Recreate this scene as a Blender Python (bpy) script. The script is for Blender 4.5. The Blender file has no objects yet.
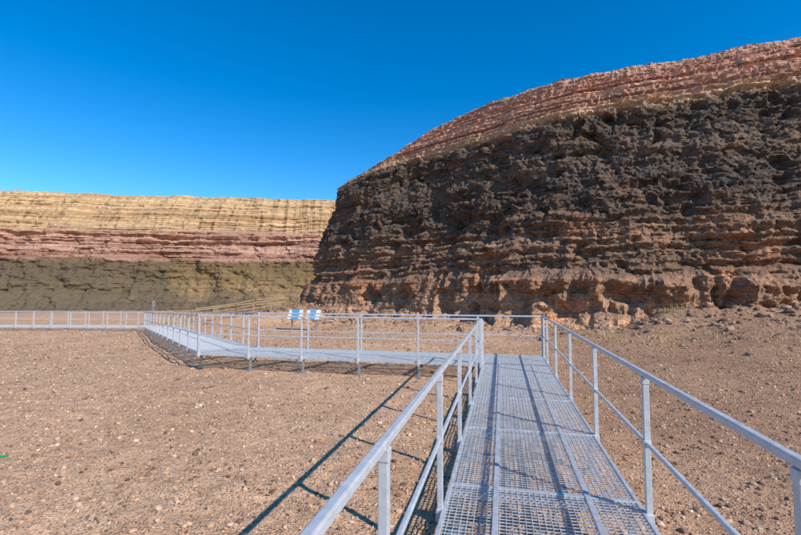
import bpy, math, numpy as np
from mathutils import Vector
rng=np.random.default_rng(7)
scene=bpy.context.scene
scene.view_settings.view_transform='Standard'; scene.view_settings.look='None'; scene.view_settings.exposure=0

# ---------------- noise ----------------
def _h(i,j,k,seed):
    n=(i*374761393+j*668265263+k*2147483647+seed*1274126177)&0xffffffff
    n=((n^(n>>13))*1274126177)&0xffffffff
    n=((n^(n>>16))*2246822519)&0xffffffff
    return ((n^(n>>15))&0xffffff)/float(0xffffff)*2-1
def vn(x,y,z,seed=0):
    x=np.asarray(x,float)+0*y+0*z; y=np.asarray(y,float)+0*x; z=np.asarray(z,float)+0*x
    i=np.floor(x).astype(np.int64);j=np.floor(y).astype(np.int64);k=np.floor(z).astype(np.int64)
    fx=x-i;fy=y-j;fz=z-k
    fx=fx*fx*fx*(fx*(fx*6-15)+10);fy=fy*fy*fy*(fy*(fy*6-15)+10);fz=fz*fz*fz*(fz*(fz*6-15)+10)
    r=0
    for a in (0,1):
        wa=fx if a else 1-fx
        for b in (0,1):
            wb=fy if b else 1-fy
            for c in (0,1):
                wc=fz if c else 1-fz
                r=r+wa*wb*wc*_h(i+a,j+b,k+c,seed)
    return r
def fbm(x,y,z,o=4,seed=0,g=.5):
    r=0;a=1;s=0
    for q in range(o):
        f=2.03**q
        r=r+a*vn(x*f+q*7.1,y*f+q*3.7,z*f+q*1.9,seed+q);s+=a;a*=g
    return r/s
def ridge(x,y,z,o=3,seed=0):
    r=0;a=1;s=0
    for q in range(o):
        f=2.1**q
        r=r+a*(1-2*np.abs(vn(x*f,y*f,z*f,seed+q)));s+=a;a*=.5
    return r/s
def worley(x,y,seed=0):
    i=np.floor(x).astype(np.int64);j=np.floor(y).astype(np.int64)
    best=np.full(x.shape,9.);val=np.zeros(x.shape);sec=np.full(x.shape,9.)
    for a in(-1,0,1):
        for b in(-1,0,1):
            jx=(_h(i+a,j+b,0*i,seed)*.5+.5);jy=(_h(i+a,j+b,0*i+1,seed)*.5+.5)
            d=np.hypot(i+a+jx-x,j+b+jy-y)
            m=d<best
            sec=np.where(m,best,np.minimum(sec,d))
            val=np.where(m,_h(i+a,j+b,0*i+2,seed),val);best=np.where(m,d,best)
    return best,sec-best,val
def sst(x,a,b):
    t=np.clip((x-a)/(b-a),0,1);return t*t*(3-2*t)
def terrace(z,k):
    f=z-np.floor(z);return np.where(f<k,f/k,(1-f)/(1-k))

# ---------------- mesh helpers ----------------
def mesh_obj(name,v,f,mat=None,smooth=False,parent=None):
    v=np.asarray(v,np.float32);f=np.asarray(f,np.int32)
    me=bpy.data.meshes.new(name)
    n=f.shape[1]
    me.vertices.add(len(v));me.vertices.foreach_set('co',v.ravel())
    me.loops.add(f.size);me.loops.foreach_set('vertex_index',f.ravel())
    me.polygons.add(len(f));me.polygons.foreach_set('loop_start',np.arange(0,f.size,n,dtype=np.int32))
    me.polygons.foreach_set('use_smooth',np.full(len(f),bool(smooth)))
    me.update(calc_edges=True);me.validate()
    o=bpy.data.objects.new(name,me);scene.collection.objects.link(o)
    if mat: me.materials.append(mat)
    if parent: o.parent=parent
    return o
def empty(name):
    e=bpy.data.objects.new(name,None);scene.collection.objects.link(e);return e
class MB:
    def __init__(s): s.v=[];s.f=[];s.n=0
    def beam(s,p,q,w,h,up=(0,0,1)):
        p=Vector(p);q=Vector(q);d=(q-p)
        if d.length<1e-6:return
        d.normalize();u=Vector(up)
        if abs(d.dot(u))>.98:u=Vector((.229,.973,0))
        sd=d.cross(u).normalized();u2=sd.cross(d).normalized()
        for e in (p,q):
            for a,b in((-1,-1),(1,-1),(1,1),(-1,1)):
                s.v.append(tuple(e+sd*(a*w/2)+u2*(b*h/2)))
        n=s.n
        s.f+= [(n+3,n+2,n+1,n),(n+4,n+5,n+6,n+7)]
        for i in range(4):
            j=(i+1)%4;s.f.append((n+i,n+j,n+4+j,n+4+i))
        s.n+=8
    def obj(s,name,mat,parent=None,bevel=0):
        o=mesh_obj(name,s.v,s.f,mat,parent=parent)
        if bevel:
            m=o.modifiers.new('bevel','BEVEL');m.width=bevel;m.segments=2;m.limit_method='ANGLE'
        return o

# ---------------- material helpers ----------------
def newmat(name):
    m=bpy.data.materials.new(name);m.use_nodes=True;nt=m.node_tree
    b=nt.nodes['Principled BSDF'];return m,nt,b
def N(nt,t,**k):
    n=nt.nodes.new(t)
    for a,b in k.items():
        if a in n.inputs.keys(): n.inputs[a].default_value=b
        else: setattr(n,a,b)
    return n
def L(nt,a,b): nt.links.new(a,b)
def ramp(nt,fac,stops,interp='LINEAR'):
    r=nt.nodes.new('ShaderNodeValToRGB');r.color_ramp.interpolation=interp
    e=r.color_ramp.elements
    while len(e)<len(stops): e.new(.5)
    for x,(p,c) in zip(e,stops):
        x.position=p;x.color=(c[0],c[1],c[2],1) if not isinstance(c,(int,float)) else (c,c,c,1)
    L(nt,fac,r.inputs[0]);return r.outputs[0]
def mix(nt,fac,a,b,mode='MIX'):
    m=nt.nodes.new('ShaderNodeMix');m.data_type='RGBA';m.blend_type=mode
    for s,i in((fac,0),(a,6),(b,7)):
        if isinstance(s,(int,float)): m.inputs[i].default_value=s
        elif isinstance(s,tuple): m.inputs[i].default_value=(*s,1)
        else: L(nt,s,m.inputs[i])
    return m.outputs[2]
def math_(nt,op,a,b=None,c=None):
    m=nt.nodes.new('ShaderNodeMath');m.operation=op
    for i,s in enumerate((a,b,c)):
        if s is None: continue
        if isinstance(s,(int,float)): m.inputs[i].default_value=s
        else: L(nt,s,m.inputs[i])
    return m.outputs[0]
def noise(nt,vec,scale,detail=6,rough=.6,vscale=None):
    if vscale:
        mp=nt.nodes.new('ShaderNodeMapping');mp.inputs['Scale'].default_value=vscale;L(nt,vec,mp.inputs[0]);vec=mp.outputs[0]
    n=N(nt,'ShaderNodeTexNoise',Scale=scale,Detail=detail,Roughness=rough);L(nt,vec,n.inputs['Vector']);return n
def bump(nt,b,h,strength,dist,prev=None):
    n=N(nt,'ShaderNodeBump',Strength=strength,Distance=dist);L(nt,h,n.inputs['Height'])
    if prev is not None: L(nt,prev,n.inputs['Normal'])
    L(nt,n.outputs[0],b.inputs['Normal']);return n.outputs[0]

# ---------------- world layout ----------------
MAIN=np.array([(14,70),(4,62),(-3,55),(-7.6,48),(-9.6,44),(-9.0,40.5),(-5.6,36.6),(-.3,32.0),(5.2,27.0),(10.8,22.8),(18.5,19.6),(29,17),(44,14),(64,11)],float)
def smooth_path(P,step):
    Q=[]
    P2=np.vstack([2*P[0]-P[1],P,2*P[-1]-P[-2]])
    for i in range(1,len(P2)-2):
        p0,p1,p2,p3=P2[i-1:i+3]
        for t in np.linspace(0,1,40,endpoint=False):
            Q.append(.5*((2*p1)+(-p0+p2)*t+(2*p0-5*p1+4*p2-p3)*t*t+(-p0+3*p1-3*p2+p3)*t**3))
    Q.append(P[-1]);Q=np.array(Q)
    d=np.r_[0,np.cumsum(np.hypot(*np.diff(Q,axis=0).T))]
    n=int(d[-1]/step)+1
    s=np.linspace(0,d[-1],n)
    return np.c_[np.interp(s,d,Q[:,0]),np.interp(s,d,Q[:,1])],s
mainP,_=smooth_path(MAIN,1.0)
def g(x,y):
    x=np.asarray(x,float);y=np.asarray(y,float)
    z=-.65*sst(-x*.55+y*.8,9,30)*sst(-x,-3,7)
    z=z+1.35*np.exp(-(((x+10.5)/5.5)**2+((y-40)/5)**2))
    d=np.full(x.shape,1e9)
    near=(np.abs(x)<90)&(y<90)&(y>-20)
    if near.any():
        xx=x[near][:,None];yy=y[near][:,None]
        d[near]=np.sqrt(((xx-mainP[:,0])**2+(yy-mainP[:,1])**2).min(1))
    z=z+.95*np.exp(-(d/4.4)**1.3)*sst(x,7,17)+.65*np.exp(-(d/1.5)**1.15)*(.7+.6*fbm(x*.45,y*.45,0*x,2,seed=28))
    z=z+.34*fbm(x*.5,y*.5,0*x,4,seed=25)*np.exp(-(d/5.)**2)
    z=z+.05*fbm(x*.35,y*.35,0*x,3,seed=5)+.03*fbm(x*2.2,y*2.2,0*x,3,seed=9)
    z=z+.10*fbm(x*.12,y*.12,0*x,2,seed=15)*sst(np.hypot(x,y),8,25)
    return z
def g1(x,y): return float(g(np.array([x]),np.array([y]))[0])

# ground sheet
def axis(n,ext,k):
    t=np.linspace(-1,1,n);return np.sinh(t*k)/np.sinh(k)*ext
ax=axis(561,1500,6.2);ay=axis(561,1500,6.2)+8
X,Y=np.meshgrid(ax,ay);xs=X.ravel();ys=Y.ravel()
zs=np.concatenate([g(xs[i:i+20000],ys[i:i+20000]) for i in range(0,len(xs),20000)])
n=561;idx=np.arange(n*n).reshape(n,n)
F=np.stack([idx[:-1,:-1],idx[:-1,1:],idx[1:,1:],idx[1:,:-1]],-1).reshape(-1,4)

gm,nt,b=newmat('gravel_soil')
geo=N(nt,'ShaderNodeNewGeometry');pos=geo.outputs['Position']
sep=N(nt,'ShaderNodeSeparateXYZ');L(nt,pos,sep.inputs[0])
n1=noise(nt,pos,.35,4,.65);n2=noise(nt,pos,4,5,.72);n3=noise(nt,pos,60,2,.7)
side=math_(nt,'MULTIPLY_ADD',sep.outputs[1],-.3,sep.outputs[0])
side=math_(nt,'ADD',side,math_(nt,'MULTIPLY',n1.outputs[0],3.0))
sidef=ramp(nt,math_(nt,'MULTIPLY_ADD',side,.2,.1),[(0,0.),(.9,1.)])
c=mix(nt,sidef,(.78,.475,.28),(.50,.285,.163))
c=mix(nt,ramp(nt,n1.outputs[0],[(.38,0.),(.64,1.)]),c,mix(nt,sidef,(.64,.37,.21),(.39,.21,.118)))
hz=math_(nt,'MULTIPLY',ramp(nt,sep.outputs[2],[(.12,0.),(.45,.8)]),ramp(nt,n2.outputs[0],[(.35,.3),(.6,1.)]))
c=mix(nt,hz,c,(.43,.25,.15))
c=mix(nt,1.0,c,ramp(nt,n2.outputs[0],[(.3,.66),(.55,1.),(.75,1.15)]),'MULTIPLY')
c=mix(nt,1.0,c,ramp(nt,n3.outputs[0],[(.3,.58),(.5,1.),(.7,1.35)]),'MULTIPLY')
v1=N(nt,'ShaderNodeTexVoronoi',Scale=34.0);v1.voronoi_dimensions='2D';L(nt,pos,v1.inputs['Vector'])
vs=N(nt,'ShaderNodeSeparateColor');L(nt,v1.outputs['Color'],vs.inputs[0])
stone=ramp(nt,vs.outputs[0],[(0,(.12,.07,.05)),(.3,(.34,.20,.13)),(.6,(.56,.36,.23)),(.9,(.74,.57,.43))])
sm=math_(nt,'MULTIPLY',ramp(nt,v1.outputs['Distance'],[(.22,1.),(.40,0.)]),ramp(nt,vs.outputs[1],[(.5,0.),(.6,.85)]))
c=mix(nt,sm,c,stone)
L(nt,c,b.inputs['Base Color']);b.inputs['Roughness'].default_value=.95;b.inputs['Specular IOR Level'].default_value=.15
hb=math_(nt,'ADD',math_(nt,'MULTIPLY',sm,.9),math_(nt,'ADD',n3.outputs[0],math_(nt,'MULTIPLY',n2.outputs[0],3.0)))
bump(nt,b,hb,1.0,.018)
ground=mesh_obj('ground',np.c_[xs,ys,zs],F,gm,smooth=True)

# ---------------- cliffs ----------------
def build_cliff(name,P,step,prof,nv,disp,zfun,mat,rz=.10):
    path,s=smooth_path(np.array(P,float),step)
    t=np.gradient(path,axis=0);t/=np.hypot(t[:,0],t[:,1])[:,None]
    nn=np.c_[t[:,1],-t[:,0]]
    k=int(5/step);ker=np.hanning(2*k+1);ker/=ker.sum()
    pad=np.pad(nn,((k,k),(0,0)),'edge')
    nn=np.c_[np.convolve(pad[:,0],ker,'valid'),np.convolve(pad[:,1],ker,'valid')]
    nn/=np.hypot(nn[:,0],nn[:,1])[:,None]
    prof=np.array(prof,float)
    d=np.r_[0,np.cumsum(np.hypot(*np.diff(prof[:-2],axis=0).T))]
    tt=np.linspace(0,d[-1],nv)
    sb=np.interp(tt,d,prof[:-2,0]);zp=np.interp(tt,d,prof[:-2,1])
    for a in (prof[-2],prof[-1]):
        ex=6
        sb=np.r_[sb,np.linspace(sb[-1],a[0],ex+1)[1:]];zp=np.r_[zp,np.linspace(zp[-1],a[1],ex+1)[1:]]
    S,ZP=np.meshgrid(s,zp);SB=np.repeat(sb[:,None],len(s),1)
    px=path[:,0][None,:]-0*SB;py=path[:,1][None,:]-0*SB
    Z,SB=zfun(ZP,SB,px,py,S)
    D=disp(S,ZP,px,py,SB)
    x=px-nn[:,0]*(SB-D);y=py-nn[:,1]*(SB-D)
    Z=Z+rz*fbm(x*1.6,y*1.6,Z*1.6,3,seed=31,g=.65)*(ZP>0)
    r,cn=S.shape;idx=np.arange(r*cn).reshape(r,cn)
    F=np.stack([idx[:-1,:-1],idx[:-1,1:],idx[1:,1:],idx[1:,:-1]],-1).reshape(-1,4)
    o=mesh_obj(name,np.c_[x.ravel(),y.ravel(),Z.ravel()],F,mat,smooth=False)
    a=o.data.attributes.new('strata','FLOAT','POINT');a.data.foreach_set('value',ZP.ravel().astype(np.float32))
    return o

def rock_mat(name,stops,zmax,dark_patch,warp=1.0,bumps=1.0,extra=None,bandk=1.0,fs=1.0,capw=None):
    m,nt,b=newmat(name)
    geo=N(nt,'ShaderNodeNewGeometry');pos=geo.outputs['Position']
    st=N(nt,'ShaderNodeAttribute',attribute_name='strata').outputs['Fac']
    na=noise(nt,pos,.22,3,.6);nb=noise(nt,pos,1.6*fs,5,.7);nc=noise(nt,pos,9*fs,3,.75)
    band=noise(nt,pos,1.0,4,.65,vscale=(.06,.06,2.8))
    dv=math_(nt,'ADD',math_(nt,'MULTIPLY',math_(nt,'SUBTRACT',na.outputs[0],.5),3.0*warp),math_(nt,'MULTIPLY',math_(nt,'SUBTRACT',nb.outputs[0],.5),1.4*warp))
    if capw: dv=math_(nt,'MULTIPLY',dv,ramp(nt,math_(nt,'DIVIDE',st,zmax),[(capw[0],1.),(capw[1],.3)]))
    w=math_(nt,'ADD',st,dv)
    c=ramp(nt,math_(nt,'DIVIDE',w,zmax),[(p/zmax,q) for p,q in stops])
    lo_,hi_=1-.45*bandk,1+.4*bandk
    c=mix(nt,1.0,c,ramp(nt,band.outputs[0],[(.3,lo_),(.5,1.),(.7,hi_)]),'MULTIPLY')
    c=mix(nt,ramp(nt,nb.outputs[0],[(.5,0.),(.7,dark_patch)]),c,mix(nt,1.0,c,(.45,.44,.46),'MULTIPLY'))
    c=mix(nt,1.0,c,ramp(nt,nc.outputs[0],[(.3,.5),(.5,1.),(.7,1.6)]),'MULTIPLY')
    if extra: c=extra(nt,c,pos,st,na,nb)
    L(nt,c,b.inputs['Base Color']);b.inputs['Roughness'].default_value=.95;b.inputs['Specular IOR Level'].default_value=.12
    bump(nt,b,nc.outputs[0],.8*bumps,.12)
    return m

def zf_main(ZP,SB,px,py,S):
    nose=np.where(py<47,1,0)
    lf=sst(px+0*py,-10.5,-1)*nose
    zd=12.5+1.2*lf; zt=14.0+4.25*sst(px+0*py,-10.5,1)*nose
    zt=zt+.2*vn(S*.12,0*S,0*S,3)
    base=14.5
    Z=np.where(ZP<=base,ZP*np.where(ZP>0,zd/base,1),zd+(ZP-base)/(18-base)*(zt-zd))
    return Z,SB
def disp_main(S,ZP,px,py,SB):
    lt=2.9+1.0*fbm(S*.18,0*S,0*S,3,seed=90)
    rt=sst(px,-2,8)
    bd=14.2+.3*fbm(S*.3,0*S,0*S,3,seed=93)
    low=1-sst(ZP,lt,lt+.8); red=sst(ZP,bd,bd+.5); dark=(1-low)*(1-red)
    mid=dark*(1-sst(ZP,6,8.5))
    wz=ZP+.8*fbm(S*.15,ZP*.1,0*S,3,seed=50)*(1-.8*red)
    big=1.0*fbm(S*.11,ZP*.09,0*S+3,3,seed=1)
    run=ridge(S*.62+.3*fbm(S*.3,ZP*.4,0*S,2,seed=13),ZP*.16,0*S,3,seed=11)
    runf=ridge(S*.9,ZP*.10,0*S+2,3,seed=12)
    led=fbm(S*.07,wz*1.6,0*S,4,seed=21,g=.65)
    led2=fbm(S*.35,wz*1.9,0*S,4,seed=23,g=.65)
    med=fbm(S*.40,ZP*.55,0*S,6,seed=41,g=.66)
    wx=S+.5*fbm(S*1.1,ZP*1.1,0*S,2,seed=200);wy=ZP+.5*fbm(S*1.1,ZP*1.1,0*S,2,seed=210)
    f1,e1,c1=worley(wx*.75,wy*1.15,5)
    f2,e2,c2=worley(wx*2.1,wy*2.7,6)
    f3,e3,c3=worley(wx*.8,wy*1.0,8)
    pits=np.where(c3>.45,1,0)*(1-sst(f3,.12,.45))
    fine=vn(S*4.3,ZP*4.6,0*S,61)+.7*vn(S*8,ZP*8,0*S,62)
    cave=np.clip(fbm(S*.26,ZP*.42,0*S,5,seed=71,g=.6)-.2,0,1)
    cavel=np.clip(fbm(S*.5,ZP*.6,0*S+9,4,seed=75,g=.6)-.12,0,1)*sst(ZP,.1,.8)
    ledge=np.clip(fbm(S*.12,wz*.8,0*S,4,seed=82)-.12,0,1)
    blocks=.24*c1-.18*(1-sst(e1,0,.12))+.11*c2-.09*(1-sst(e2,0,.12))
    tz=wz*2.0+.5*fbm(S*.1,0*S,0*S,3,seed=220)
    tc_=wz*3.2+.6*fbm(S*.08,0*S,0*S,3,seed=222)
    ter=terrace(tz,.70);terc=terrace(tc_,.62)
    D=big+low*((.30+.60*rt)*run+.20*led+.30*med+.30*blocks-.25*(1-sst(ZP,lt-.8,lt))*rt-1.6*cavel+.25*sst(ZP,lt-.4,lt))\
      +dark*(.16*run+.52*med+.22*led2+.10*led+.48*blocks-1.8*cave-.35*pits)+mid*(.24*led+.18*ter-1.2*ledge)\
      +red*(.16*runf+.24*led+.20*med+.32*terc)+.07*fine
    fade=1-sst(SB,12,20)
    return D*fade
prof_main=[(-2.2,-2),(-.5,.2),(.1,1.0),(.5,2.9),(1.0,3.4),(1.5,5.5),(2.1,7.5),(2.7,9.5),(3.4,12),(3.9,14),(4.2,14.5),(5.0,15.3),(5.4,15.7),(6.2,16.4),(6.7,16.8),(7.7,17.5),(8.8,18.0),(20,18.4),(55,18.8)]
D0=(.088,.066,.052);D1=(.130,.093,.068)
def ex_main(nt,c,pos,st,na,nb):
    nn=noise(nt,pos,.45,3,.65)
    stn=math_(nt,'DIVIDE',st,18.)
    f=math_(nt,'MULTIPLY',ramp(nt,nn.outputs[0],[(.50,0.),(.66,.75)]),ramp(nt,stn,[(.1,1.),(.76,1.),(.8,0.)]))
    c=mix(nt,f,c,mix(nt,1.0,c,(1.7,1.36,1.12),'MULTIPLY'))
    sp=N(nt,'ShaderNodeCombineXYZ');L(nt,math_(nt,'MULTIPLY_ADD',na.outputs[0],.5,st),sp.inputs[2])
    l=noise(nt,sp.outputs[0],3.6,3,.75)
    f=math_(nt,'MULTIPLY',ramp(nt,l.outputs[0],[(.42,.85),(.52,0.)]),ramp(nt,stn,[(.80,0.),(.82,1.)]))
    return mix(nt,f,c,mix(nt,1.0,c,(.50,.36,.31),'MULTIPLY'))
mm=rock_mat('cliff_rock',[(0,(.43,.26,.16)),(1.2,(.38,.22,.135)),(2.4,(.30,.17,.105)),(3.4,(.21,.128,.084)),(5.5,(.23,.14,.09)),(6.8,(.16,.108,.076)),(8.5,D0),(11,D1),(13.6,D0),(14.0,(.24,.15,.095)),(14.4,(.50,.33,.20)),(15.1,(.40,.20,.135)),(15.6,(.58,.345,.235)),(16.4,(.48,.235,.165)),(17.2,(.58,.34,.235)),(18.0,(.53,.31,.22))],18.5,.45,.4,.8,ex_main,.8,1.0,(.70,.76))
main=build_cliff('rock_cliff',MAIN,.095,prof_main,330,disp_main,zf_main,mm)

# far cliff
FAR=[(-150,5),(-120,30),(-96,46),(-72,56),(-45,62),(-20,66),(0,70),(30,75),(60,80)]
def zf_far(ZP,SB,px,py,S): return ZP+.5*fbm(S*.06,0*S,0*S,3,8)*sst(ZP,8,18),SB
def disp_far(S,ZP,px,py,SB):
    pink=sst(ZP,7.2,7.8)*(1-sst(ZP,11.8,12.4));tan=sst(ZP,11.8,12.5);low=1-sst(ZP,7.2,7.8)
    wz=ZP+.7*fbm(S*.07,ZP*.1,0*S,3,seed=105)
    big=2.2*fbm(S*.06,ZP*.05,0*S,3,seed=101)
    led=fbm(S*.05,wz*1.7,0*S,4,seed=102,g=.65)
    run=ridge(S*.42,ZP*.08,0*S,3,seed=103)
    med=fbm(S*.35,ZP*.5,0*S,5,seed=104,g=.65)
    cave=np.clip(fbm(S*.22,ZP*.5,0*S,3,seed=109)-.2,0,1)
    f1,e1,c1=worley(S*.45+.3*med,wz*.9,15)
    ter=terrace(wz*1.1,.7);fine=vn(S*1.9,ZP*2.2,0*S,161)
    D=big+pink*(.7*led+.25*run+.7*med+.3*c1+.5*ter-1.2*cave)+low*(.4*run+1.1*med+.25*led+.15*c1-.5*cave)+tan*(.7*run+.5*led+.5*med+.5*ter)+.12*fine
    return D*(1-sst(SB,22,40))
prof_far=[(-5.5,-2),(-3,.2),(-.2,2.2),(1.4,5),(2.4,7.2),(4.4,7.6),(5.0,9),(5.9,9.5),(6.2,11.8),(7.8,12.2),(11,15.2),(15,18.6),(18,20.3),(22,20.8),(40,21),(80,21)]
def ex_far(nt,c,pos,st,na,nb):
    sp=N(nt,'ShaderNodeSeparateXYZ');L(nt,pos,sp.inputs[0])
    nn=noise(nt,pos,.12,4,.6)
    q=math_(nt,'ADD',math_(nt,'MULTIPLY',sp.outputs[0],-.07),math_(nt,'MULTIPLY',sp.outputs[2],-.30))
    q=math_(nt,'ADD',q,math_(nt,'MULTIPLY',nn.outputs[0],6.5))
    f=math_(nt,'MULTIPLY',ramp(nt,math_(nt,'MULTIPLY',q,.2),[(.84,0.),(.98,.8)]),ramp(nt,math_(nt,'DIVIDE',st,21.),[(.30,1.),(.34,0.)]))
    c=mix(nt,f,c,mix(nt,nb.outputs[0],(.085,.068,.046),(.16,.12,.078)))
    cx=N(nt,'ShaderNodeCombineXYZ');L(nt,math_(nt,'MULTIPLY_ADD',na.outputs[0],.8,st),cx.inputs[2])
    l=noise(nt,cx.outputs[0],2.2,3,.75)
    fl=math_(nt,'MULTIPLY',ramp(nt,l.outputs[0],[(.40,.7),(.50,0.)]),ramp(nt,math_(nt,'DIVIDE',st,21.),[(.33,0.),(.36,1.)]))
    c=mix(nt,fl,c,mix(nt,1.0,c,(.66,.52,.42),'MULTIPLY'))
    vv=N(nt,'ShaderNodeTexVoronoi',Scale=1.1);L(nt,pos,vv.inputs['Vector'])
    f2=math_(nt,'MULTIPLY',ramp(nt,vv.outputs['Distance'],[(.15,.45),(.4,0.)]),ramp(nt,math_(nt,'DIVIDE',st,21.),[(.58,0.),(.64,1.)]))
    return mix(nt,f2,c,(.34,.21,.10))
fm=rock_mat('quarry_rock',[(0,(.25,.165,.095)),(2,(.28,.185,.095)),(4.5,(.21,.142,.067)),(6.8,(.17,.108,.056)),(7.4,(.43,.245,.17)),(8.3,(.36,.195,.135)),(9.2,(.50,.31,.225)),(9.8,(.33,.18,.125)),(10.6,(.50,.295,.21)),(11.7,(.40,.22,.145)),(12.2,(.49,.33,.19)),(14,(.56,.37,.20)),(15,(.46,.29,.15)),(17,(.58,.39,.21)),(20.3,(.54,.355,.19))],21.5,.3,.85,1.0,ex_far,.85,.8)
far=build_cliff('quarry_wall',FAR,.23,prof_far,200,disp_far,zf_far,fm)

# ---------------- stones ----------------
t=(1+5**.5)/2
ico=np.array([(-1,t,0),(1,t,0),(-1,-t,0),(1,-t,0),(0,-1,t),(0,1,t),(0,-1,-t),(0,1,-t),(t,0,-1),(t,0,1),(-t,0,-1),(-t,0,1)])/math.hypot(1,t)
icf=np.array([(0,11,5),(0,5,1),(0,1,7),(0,7,10),(0,10,11),(1,5,9),(5,11,4),(11,10,2),(10,7,6),(7,1,8),(3,9,4),(3,4,2),(3,2,6),(3,6,8),(3,8,9),(4,9,5),(2,4,11),(6,2,10),(8,6,7),(9,8,1)])
def stones(name,x,y,size,mat,sink=.3):
    n=len(x);z=np.concatenate([g(x[i:i+20000],y[i:i+20000]) for i in range(0,n,20000)])
    V=ico[None]*(1+rng.uniform(-.28,.28,(n,12,1)))*rng.uniform(.6,1.2,(n,1,3))*np.array([1,1,.75])
    a=rng.uniform(0,6.28,n);ca,sa=np.cos(a)[:,None],np.sin(a)[:,None]
    V=np.stack([V[...,0]*ca-V[...,1]*sa,V[...,0]*sa+V[...,1]*ca,V[...,2]],-1)*size[:,None,None]
    V+=np.stack([x,y,z+size*sink],-1)[:,None,:]
    F=icf[None]+(np.arange(n)*12)[:,None,None]
    return mesh_obj(name,V.reshape(-1,3),F.reshape(-1,3),mat)
sm_,nt,b=newmat('stone')
geo=N(nt,'ShaderNodeNewGeometry');r=geo.outputs['Random Per Island']
c=ramp(nt,r,[(0,(.10,.06,.045)),(.3,(.32,.185,.115)),(.6,(.52,.325,.20)),(.93,(.62,.42,.28)),(1,(.74,.60,.48))])
L(nt,c,b.inputs['Base Color']);b.inputs['Roughness'].default_value=.9
n_=60000
yy=np.exp(rng.uniform(math.log(.8),math.log(30),n_));xx=rng.uniform(-1.25,1.25,n_)*(yy+1.2)
sz=.003+.008*rng.random(n_)**1.3+.0011*yy+ .026*rng.random(n_)**14
stones('gravel',xx,yy,sz,sm_)
n_=13000
i=rng.integers(18,len(mainP)-3,n_);off=-.6+rng.exponential(1.9,n_)
tn=np.gradient(mainP,axis=0);tn/=np.hypot(tn[:,0],tn[:,1])[:,None]
fx=mainP[i,0]+tn[i,1]*off+rng.normal(0,.5,n_);fy=mainP[i,1]-tn[i,0]*off+rng.normal(0,.5,n_)
fs=.02+.04*rng.random(n_)+.16*rng.random(n_)**9
rm,nt,b=newmat('fallen_rock')
geo=N(nt,'ShaderNodeNewGeometry')
c=ramp(nt,geo.outputs['Random Per Island'],[(0,(.13,.08,.055)),(.5,(.30,.175,.11)),(.9,(.43,.26,.165)),(1,(.52,.38,.28))])
L(nt,c,b.inputs['Base Color']);b.inputs['Roughness'].default_value=.95
stones('fallen_rocks',fx,fy,fs,rm,.2)

# ---------------- dry grass ----------------
gv=[];gf=[];k=0
def clump(cx,cy,nb,h,rad):
    global k
    z0=g1(cx,cy)
    for _ in range(nb):
        a=rng.uniform(0,6.28);r_=rad*rng.random()**.7
        bx=cx+r_*math.cos(a);by=cy+r_*math.sin(a);hh=h*rng.uniform(.5,1.1)
        lean=rng.uniform(.3,1.2)*hh;la=rng.uniform(0,6.28);w=rng.uniform(.005,.010)
        wa=rng.uniform(0,3.14);dx,dy=w*math.cos(wa),w*math.sin(wa)
        m=(bx+lean*.35*math.cos(la),by+lean*.35*math.sin(la),z0+hh*.6)
        tp=(bx+lean*math.cos(la),by+lean*math.sin(la),z0+hh)
        gv.extend([(bx-dx,by-dy,z0-.06),(bx+dx,by+dy,z0-.06),(m[0]+dx*.7,m[1]+dy*.7,m[2]),(m[0]-dx*.7,m[1]-dy*.7,m[2]),tp])
        gf.extend([(k,k+1,k+2),(k,k+2,k+3),(k+3,k+2,k+4)]);k+=5
for _ in range(1500):
    cx=rng.uniform(8.5,26);yb=np.interp(cx,mainP[30:,0],mainP[30:,1])
    cy=yb+.2-rng.exponential(1.6)
    if fbm(np.array([cx*.35]),np.array([cy*.5]),np.array([0.]),2,seed=77)[0]<-.02: continue
    clump(cx,cy,34,rng.uniform(.06,.22),.55)
for _ in range(70):
    cx=rng.uniform(-6,20);cy=np.interp(cx,mainP[30:,0],mainP[30:,1])-rng.uniform(.5,5)
    clump(cx,cy,16,rng.uniform(.05,.14),.25)
hm,nt,b=newmat('dry_grass')
geo=N(nt,'ShaderNodeNewGeometry')
c=ramp(nt,geo.outputs['Random Per Island'],[(0,(.36,.24,.11)),(.5,(.58,.42,.22)),(1,(.70,.54,.31))])
L(nt,c,b.inputs['Base Color']);b.inputs['Roughness'].default_value=.8
mesh_obj('dry_grass',gv,gf,hm)

# ---------------- metal materials ----------------
def metal(name,c1,c2,met,rough):
    m,nt,b=newmat(name);geo=N(nt,'ShaderNodeNewGeometry');p=geo.outputs['Position']
    f=noise(nt,p,12,4,.75).outputs[0]
    L(nt,ramp(nt,f,[(.35,c1),(.65,c2)]),b.inputs['Base Color'])
    b.inputs['Metallic'].default_value=met
    L(nt,ramp(nt,f,[(.3,rough-.08),(.7,rough+.12)]),b.inputs['Roughness'])
    return m
galv=metal('galvanised_steel',(.48,.50,.52),(.64,.66,.68),.35,.45)
grat=metal('grating_steel',(.56,.58,.60),(.72,.74,.76),.35,.42)
paint=metal('grey_rail_paint',(.47,.475,.485),(.61,.615,.625),.15,.42)
dark=metal('under_steel',(.25,.26,.28),(.38,.39,.41),.4,.5)

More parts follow.
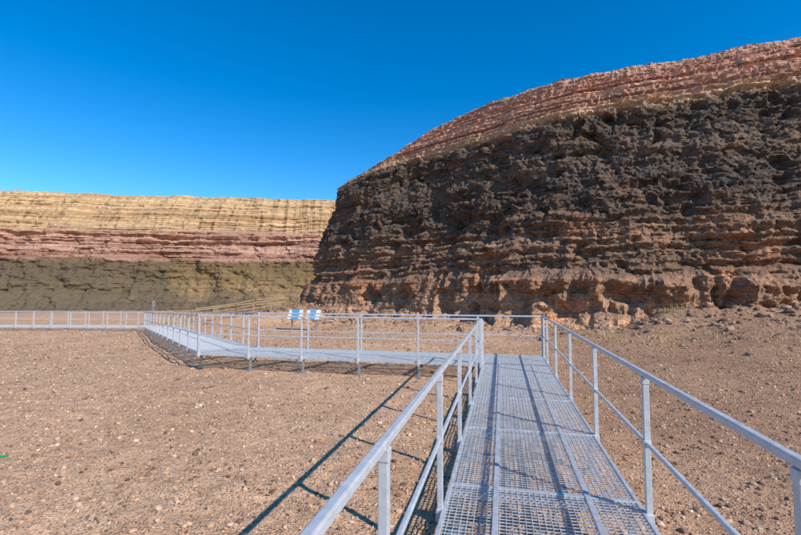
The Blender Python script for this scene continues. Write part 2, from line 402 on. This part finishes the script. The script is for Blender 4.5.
walk=empty('metal_walkway')
dk=MB();fr=MB();lg=MB()
def deck(A0,B0,A1,B1,cell,panel,seamf=(),fas=.07):
    A0,B0,A1,B1=map(Vector,(A0,B0,A1,B1))
    Ln=((A1-A0).length+(B1-B0).length)/2;W=(B0-A0).length
    hb=.010;off=Vector((0,0,-hb/2-.001))
    nT=int(Ln/cell);nL=int(W/cell)
    for i in range(1,nT):
        f=i/nT;dk.beam(A0.lerp(A1,f)+off,B0.lerp(B1,f)+off,.0042,hb-.003)
    for i in range(1,nL):
        f=i/nL;dk.beam(A0.lerp(B0,f)+off,A1.lerp(B1,f)+off,.0042,hb)
    npn=max(1,round(Ln/panel))
    for i in range(npn+1):
        f=i/npn;a=A0.lerp(A1,f);c=B0.lerp(B1,f)
        o=Vector((0,0,-.012))
        fr.beam(a+o,c+o,.035,.03)
        fr.beam(a+Vector((0,0,-.075)),c+Vector((0,0,-.075)),.05,.06)
        for q in (a.lerp(c,.03),a.lerp(c,.97)):
            gz=g1(q.x,q.y)
            lg.beam((q.x,q.y,gz-.1),(q.x,q.y,q.z-.105),.05,.05)
            lg.beam((q.x,q.y,gz-.02),(q.x,q.y,gz+.02),.15,.15)
    for p,q in((A0,A1),(B0,B1)):
        fr.beam(p+Vector((0,0,-fas/2+.004)),q+Vector((0,0,-fas/2+.004)),.03,fas)
    for sf in seamf:
        o=Vector((0,0,-.004))
        fr.beam(A0.lerp(B0,sf)+o,A1.lerp(B1,sf)+o,.042,.024)
DZ=.4;WD=1.43
ux,uy=.2288,.9735
def le(y): return (-.45+.235*y,y)
def re(y):
    a=le(y);return (a[0]+WD*uy,a[1]-WD*ux)
J0=le(9.9);Jb=le(11.36)
deck((*le(-4),DZ),(*re(-4),DZ),(*J0,DZ),(*re(9.9),DZ),.044,1.55,(.26,.75))
rB=re(11.36)
deck((*J0,DZ),(*re(9.9),DZ),(*Jb,DZ),(*rB,DZ),.044,1.5)
Fc=(-5.4,11.65);Bc=(-4.25,12.87)
deck((*Fc,DZ),(*Bc,DZ),(*J0,DZ),(*Jb,DZ),.044,1.5,(.5,))
FZ=-.33
F2=(-17.5,29.6);B2=(-16.3,31.1)
deck((*Fc,DZ),(*Bc,DZ),(*F2,FZ),(*B2,FZ),.05,1.5,(.5,))
F3=(-48,31.2);B3=(-48,32.7)
deck((*F2,FZ),(*B2,FZ),(*F3,FZ),(*B3,FZ),.12,1.5)
dk.obj('grating',grat,walk);fr.obj('frame',galv,walk,.003);lg.obj('legs',dark,walk,.003)

def railing(pts,spacing,name='metal_railing',posts=None):
    e=empty(name);po=MB();rl=MB()
    pts=[Vector(p) for p in pts]
    for a,b_ in zip(pts[:-1],pts[1:]):
        up=Vector((0,0,1))
        rl.beam(a+up*1.0,b_+up*1.0,.038,.038)
        rl.beam(a+up*.5,b_+up*.5,.028,.028)
        Ln=(b_-a).length;n=max(1,round(Ln/spacing))
        fs=[i/n for i in range(n+1)] if posts is None else posts
        for f in fs:
            q=a.lerp(b_,f)
            po.beam((q.x,q.y,q.z-.12),(q.x,q.y,q.z+.98),.042,.042)
            po.beam((q.x,q.y,q.z-.09),(q.x,q.y,q.z-.0),.055,.06)
            for h in(.5,.955): po.beam((q.x,q.y,q.z+h-.026),(q.x,q.y,q.z+h+.026),.050,.050)
            for h in(-.03,-.065): po.beam((q.x-.036,q.y,q.z+h),(q.x+.036,q.y,q.z+h),.014,.014)
    po.obj('posts',paint,e,.004);rl.obj('rails',paint,e,.007);return e
def yfr(ylist,y0,y1): return [(y-y0)/(y1-y0) for y in ylist]
o=.03
nL=(-uy*o,ux*o);
def lo(y,s=1):a=le(y);return (a[0]+nL[0]*s,a[1]+nL[1]*s,DZ)
def ro(y):a=re(y);return (a[0]-nL[0],a[1]-nL[1],DZ)
railing([lo(-4),lo(9.86)],1.5,posts=yfr([-3.9,-2.9,-1.4,.15,1.76,3.3,4.8,6.35,7.9,9.45,9.83],-4,9.86))
railing([ro(-4),ro(11.36)],1.5,posts=yfr([-3.6,-1.5,.25,1.89,3.56,5.3,7.1,8.9,10.5,11.33],-4,11.36))
ofs=Vector((-ux*o,-uy*o,0))
railing([Vector((*J0,DZ))+ofs,Vector((*Fc,DZ))+ofs],1.5)
railing([Vector((*rB,DZ))-ofs,Vector((*Bc,DZ))-ofs],1.5)
railing([(Fc[0]-.03,Fc[1],DZ),(F2[0]-.03,F2[1],FZ)],1.8)
railing([(Bc[0]+.03,Bc[1],DZ),(B2[0]+.03,B2[1],FZ)],1.8)
railing([(*F2,FZ),(*F3,FZ)],1.35)
railing([(*B2,FZ),(*B3,FZ)],1.35)

# ---------------- wooden fences ----------------
wm,nt,b=newmat('weathered_timber')
geo=N(nt,'ShaderNodeNewGeometry');w1=noise(nt,geo.outputs['Position'],3,4,.6,vscale=(1,1,6))
L(nt,ramp(nt,w1.outputs[0],[(.3,(.26,.17,.09)),(.7,(.45,.32,.18))]),b.inputs['Base Color']);b.inputs['Roughness'].default_value=.85
def wfence(pts):
    e=empty('wooden_fence');mb=MB();prev=None
    for a,c in zip(pts[:-1],pts[1:]):
        a=Vector(a);c=Vector(c);n=max(1,round((c-a).length/1.6))
        for i in range(n+1):
            q=a.lerp(c,i/n);z=g1(q.x,q.y);
            mb.beam((q.x,q.y,z-.2),(q.x,q.y,z+1.12),.12,.12)
            cur=Vector((q.x,q.y,z))
            if i>0:
                for h in(.55,1.02): mb.beam(prev+Vector((0,0,h)),cur+Vector((0,0,h)),.07,.10)
            prev=cur
    mb.obj('timber',wm,e,.01)
wfence([(-19.5,36.5),(-14,36.8),(-9.8,37.4)])
wfence([(-18.5,39.2),(-13.5,40.2),(-11.0,41.2)])
wfence([(-9.8,37.0),(-6.6,34.6)])

# info panel: printed board with a pale ground, a blue picture strip and a rust coloured block
ip=empty('information_panel')
im,nt,b=newmat('panel_print')
geo=N(nt,'ShaderNodeNewGeometry');sx=N(nt,'ShaderNodeSeparateXYZ');L(nt,geo.outputs['Position'],sx.inputs[0])
nn=noise(nt,geo.outputs['Position'],6,3,.6)
fx_=math_(nt,'MULTIPLY',math_(nt,'ADD',sx.outputs[0],7.9),1/2.3)
fx_=math_(nt,'ADD',fx_,math_(nt,'MULTIPLY_ADD',nn.outputs[0],.16,-.08))
c=ramp(nt,fx_,[(0,(.66,.67,.66)),(.10,(.10,.27,.45)),(.34,(.66,.66,.64)),(.46,(.48,.20,.09)),(.58,(.64,.62,.58)),(.68,(.13,.30,.44)),(.86,(.68,.69,.68))],'CONSTANT')
L(nt,c,b.inputs['Base Color']);b.inputs['Roughness'].default_value=.4
pm=MB();zb=g1(-6.8,30)
c0=Vector((-7.9,30.4,zb+1.1));c1=Vector((-5.6,30.0,zb+1.1))
upv=Vector((.08,.50,.68)).normalized()
# board thickness along its normal, height along upv
pm.beam(c0,c1,.03,.78,up=upv);pm.obj('board',im,ip)
pp=MB()
for f in(.12,.88):
    q=c0.lerp(c1,f);pp.beam((q.x,q.y+.06,zb-.2),(q.x,q.y+.06,q.z-.06),.08,.08)
pp.beam(c0-upv*.41,c1-upv*.41,.05,.05);pp.beam(c0+upv*.41,c1+upv*.41,.05,.05)
pp.obj('stand',dark,ip,.004)

pl=MB();px_,py_=-19.2,33.5;pz_=g1(px_,py_)
pl.beam((px_,py_,pz_-.2),(px_,py_,pz_+2.0),.09,.09);pl.beam((px_,py_,pz_+1.55),(px_,py_,pz_+2.05),.22,.10)
pl.obj('marker_post',dark,None,.01)

# green hose end
cu=bpy.data.curves.new('garden_hose','CURVE');cu.dimensions='3D';cu.bevel_depth=.014;cu.bevel_resolution=4
sp=cu.splines.new('NURBS');pts=[(-6.6,5.7),(-6.0,5.35),(-5.5,5.5),(-5.1,5.28),(-4.78,5.36)]
sp.points.add(len(pts)-1)
for q,p_ in zip(sp.points,pts): q.co=(p_[0],p_[1],g1(*p_)+.015,1)
sp.use_endpoint_u=True
ho=bpy.data.objects.new('garden_hose',cu);scene.collection.objects.link(ho)
hm2,nt,b=newmat('green_rubber');nz=noise(nt,N(nt,'ShaderNodeNewGeometry').outputs['Position'],20,3,.5)
L(nt,ramp(nt,nz.outputs[0],[(.3,(.01,.22,.08)),(.7,(.03,.38,.15))]),b.inputs['Base Color']);cu.materials.append(hm2)

# ---------------- light ----------------
S=Vector((1.39,-1.32,1.40)).normalized()
el=math.asin(S.z);az=math.atan2(S.x,S.y)
w=bpy.data.worlds.new('World');scene.world=w;w.use_nodes=True;nt=w.node_tree
sky=nt.nodes.new('ShaderNodeTexSky');sky.sky_type='NISHITA';sky.sun_disc=False
sky.sun_elevation=el;sky.sun_rotation=az;sky.altitude=400;sky.air_density=1.0;sky.dust_density=.1;sky.ozone_density=3.5
hs=nt.nodes.new('ShaderNodeHueSaturation');hs.inputs['Hue'].default_value=.501;hs.inputs['Saturation'].default_value=1.42;hs.inputs['Value'].default_value=1.36
nt.links.new(sky.outputs[0],hs.inputs['Color'])
bg=nt.nodes['Background'];nt.links.new(hs.outputs[0],bg.inputs[0]);bg.inputs[1].default_value=.14
sl=bpy.data.lights.new('sun','SUN');sl.energy=5.0;sl.angle=math.radians(.5);sl.color=(1,.94,.85)
so=bpy.data.objects.new('sun',sl);scene.collection.objects.link(so);so.rotation_euler=(-S).to_track_quat('-Z','Y').to_euler()

# ---------------- camera ----------------
cd=bpy.data.cameras.new('camera');cam=bpy.data.objects.new('camera',cd);scene.collection.objects.link(cam)
cd.sensor_width=36;cd.lens=36*430/801;cd.clip_start=.05;cd.clip_end=5000
cam.location=(0,0,2.0);cam.rotation_euler=(math.radians(90+3.39),0,0)
scene.camera=cam
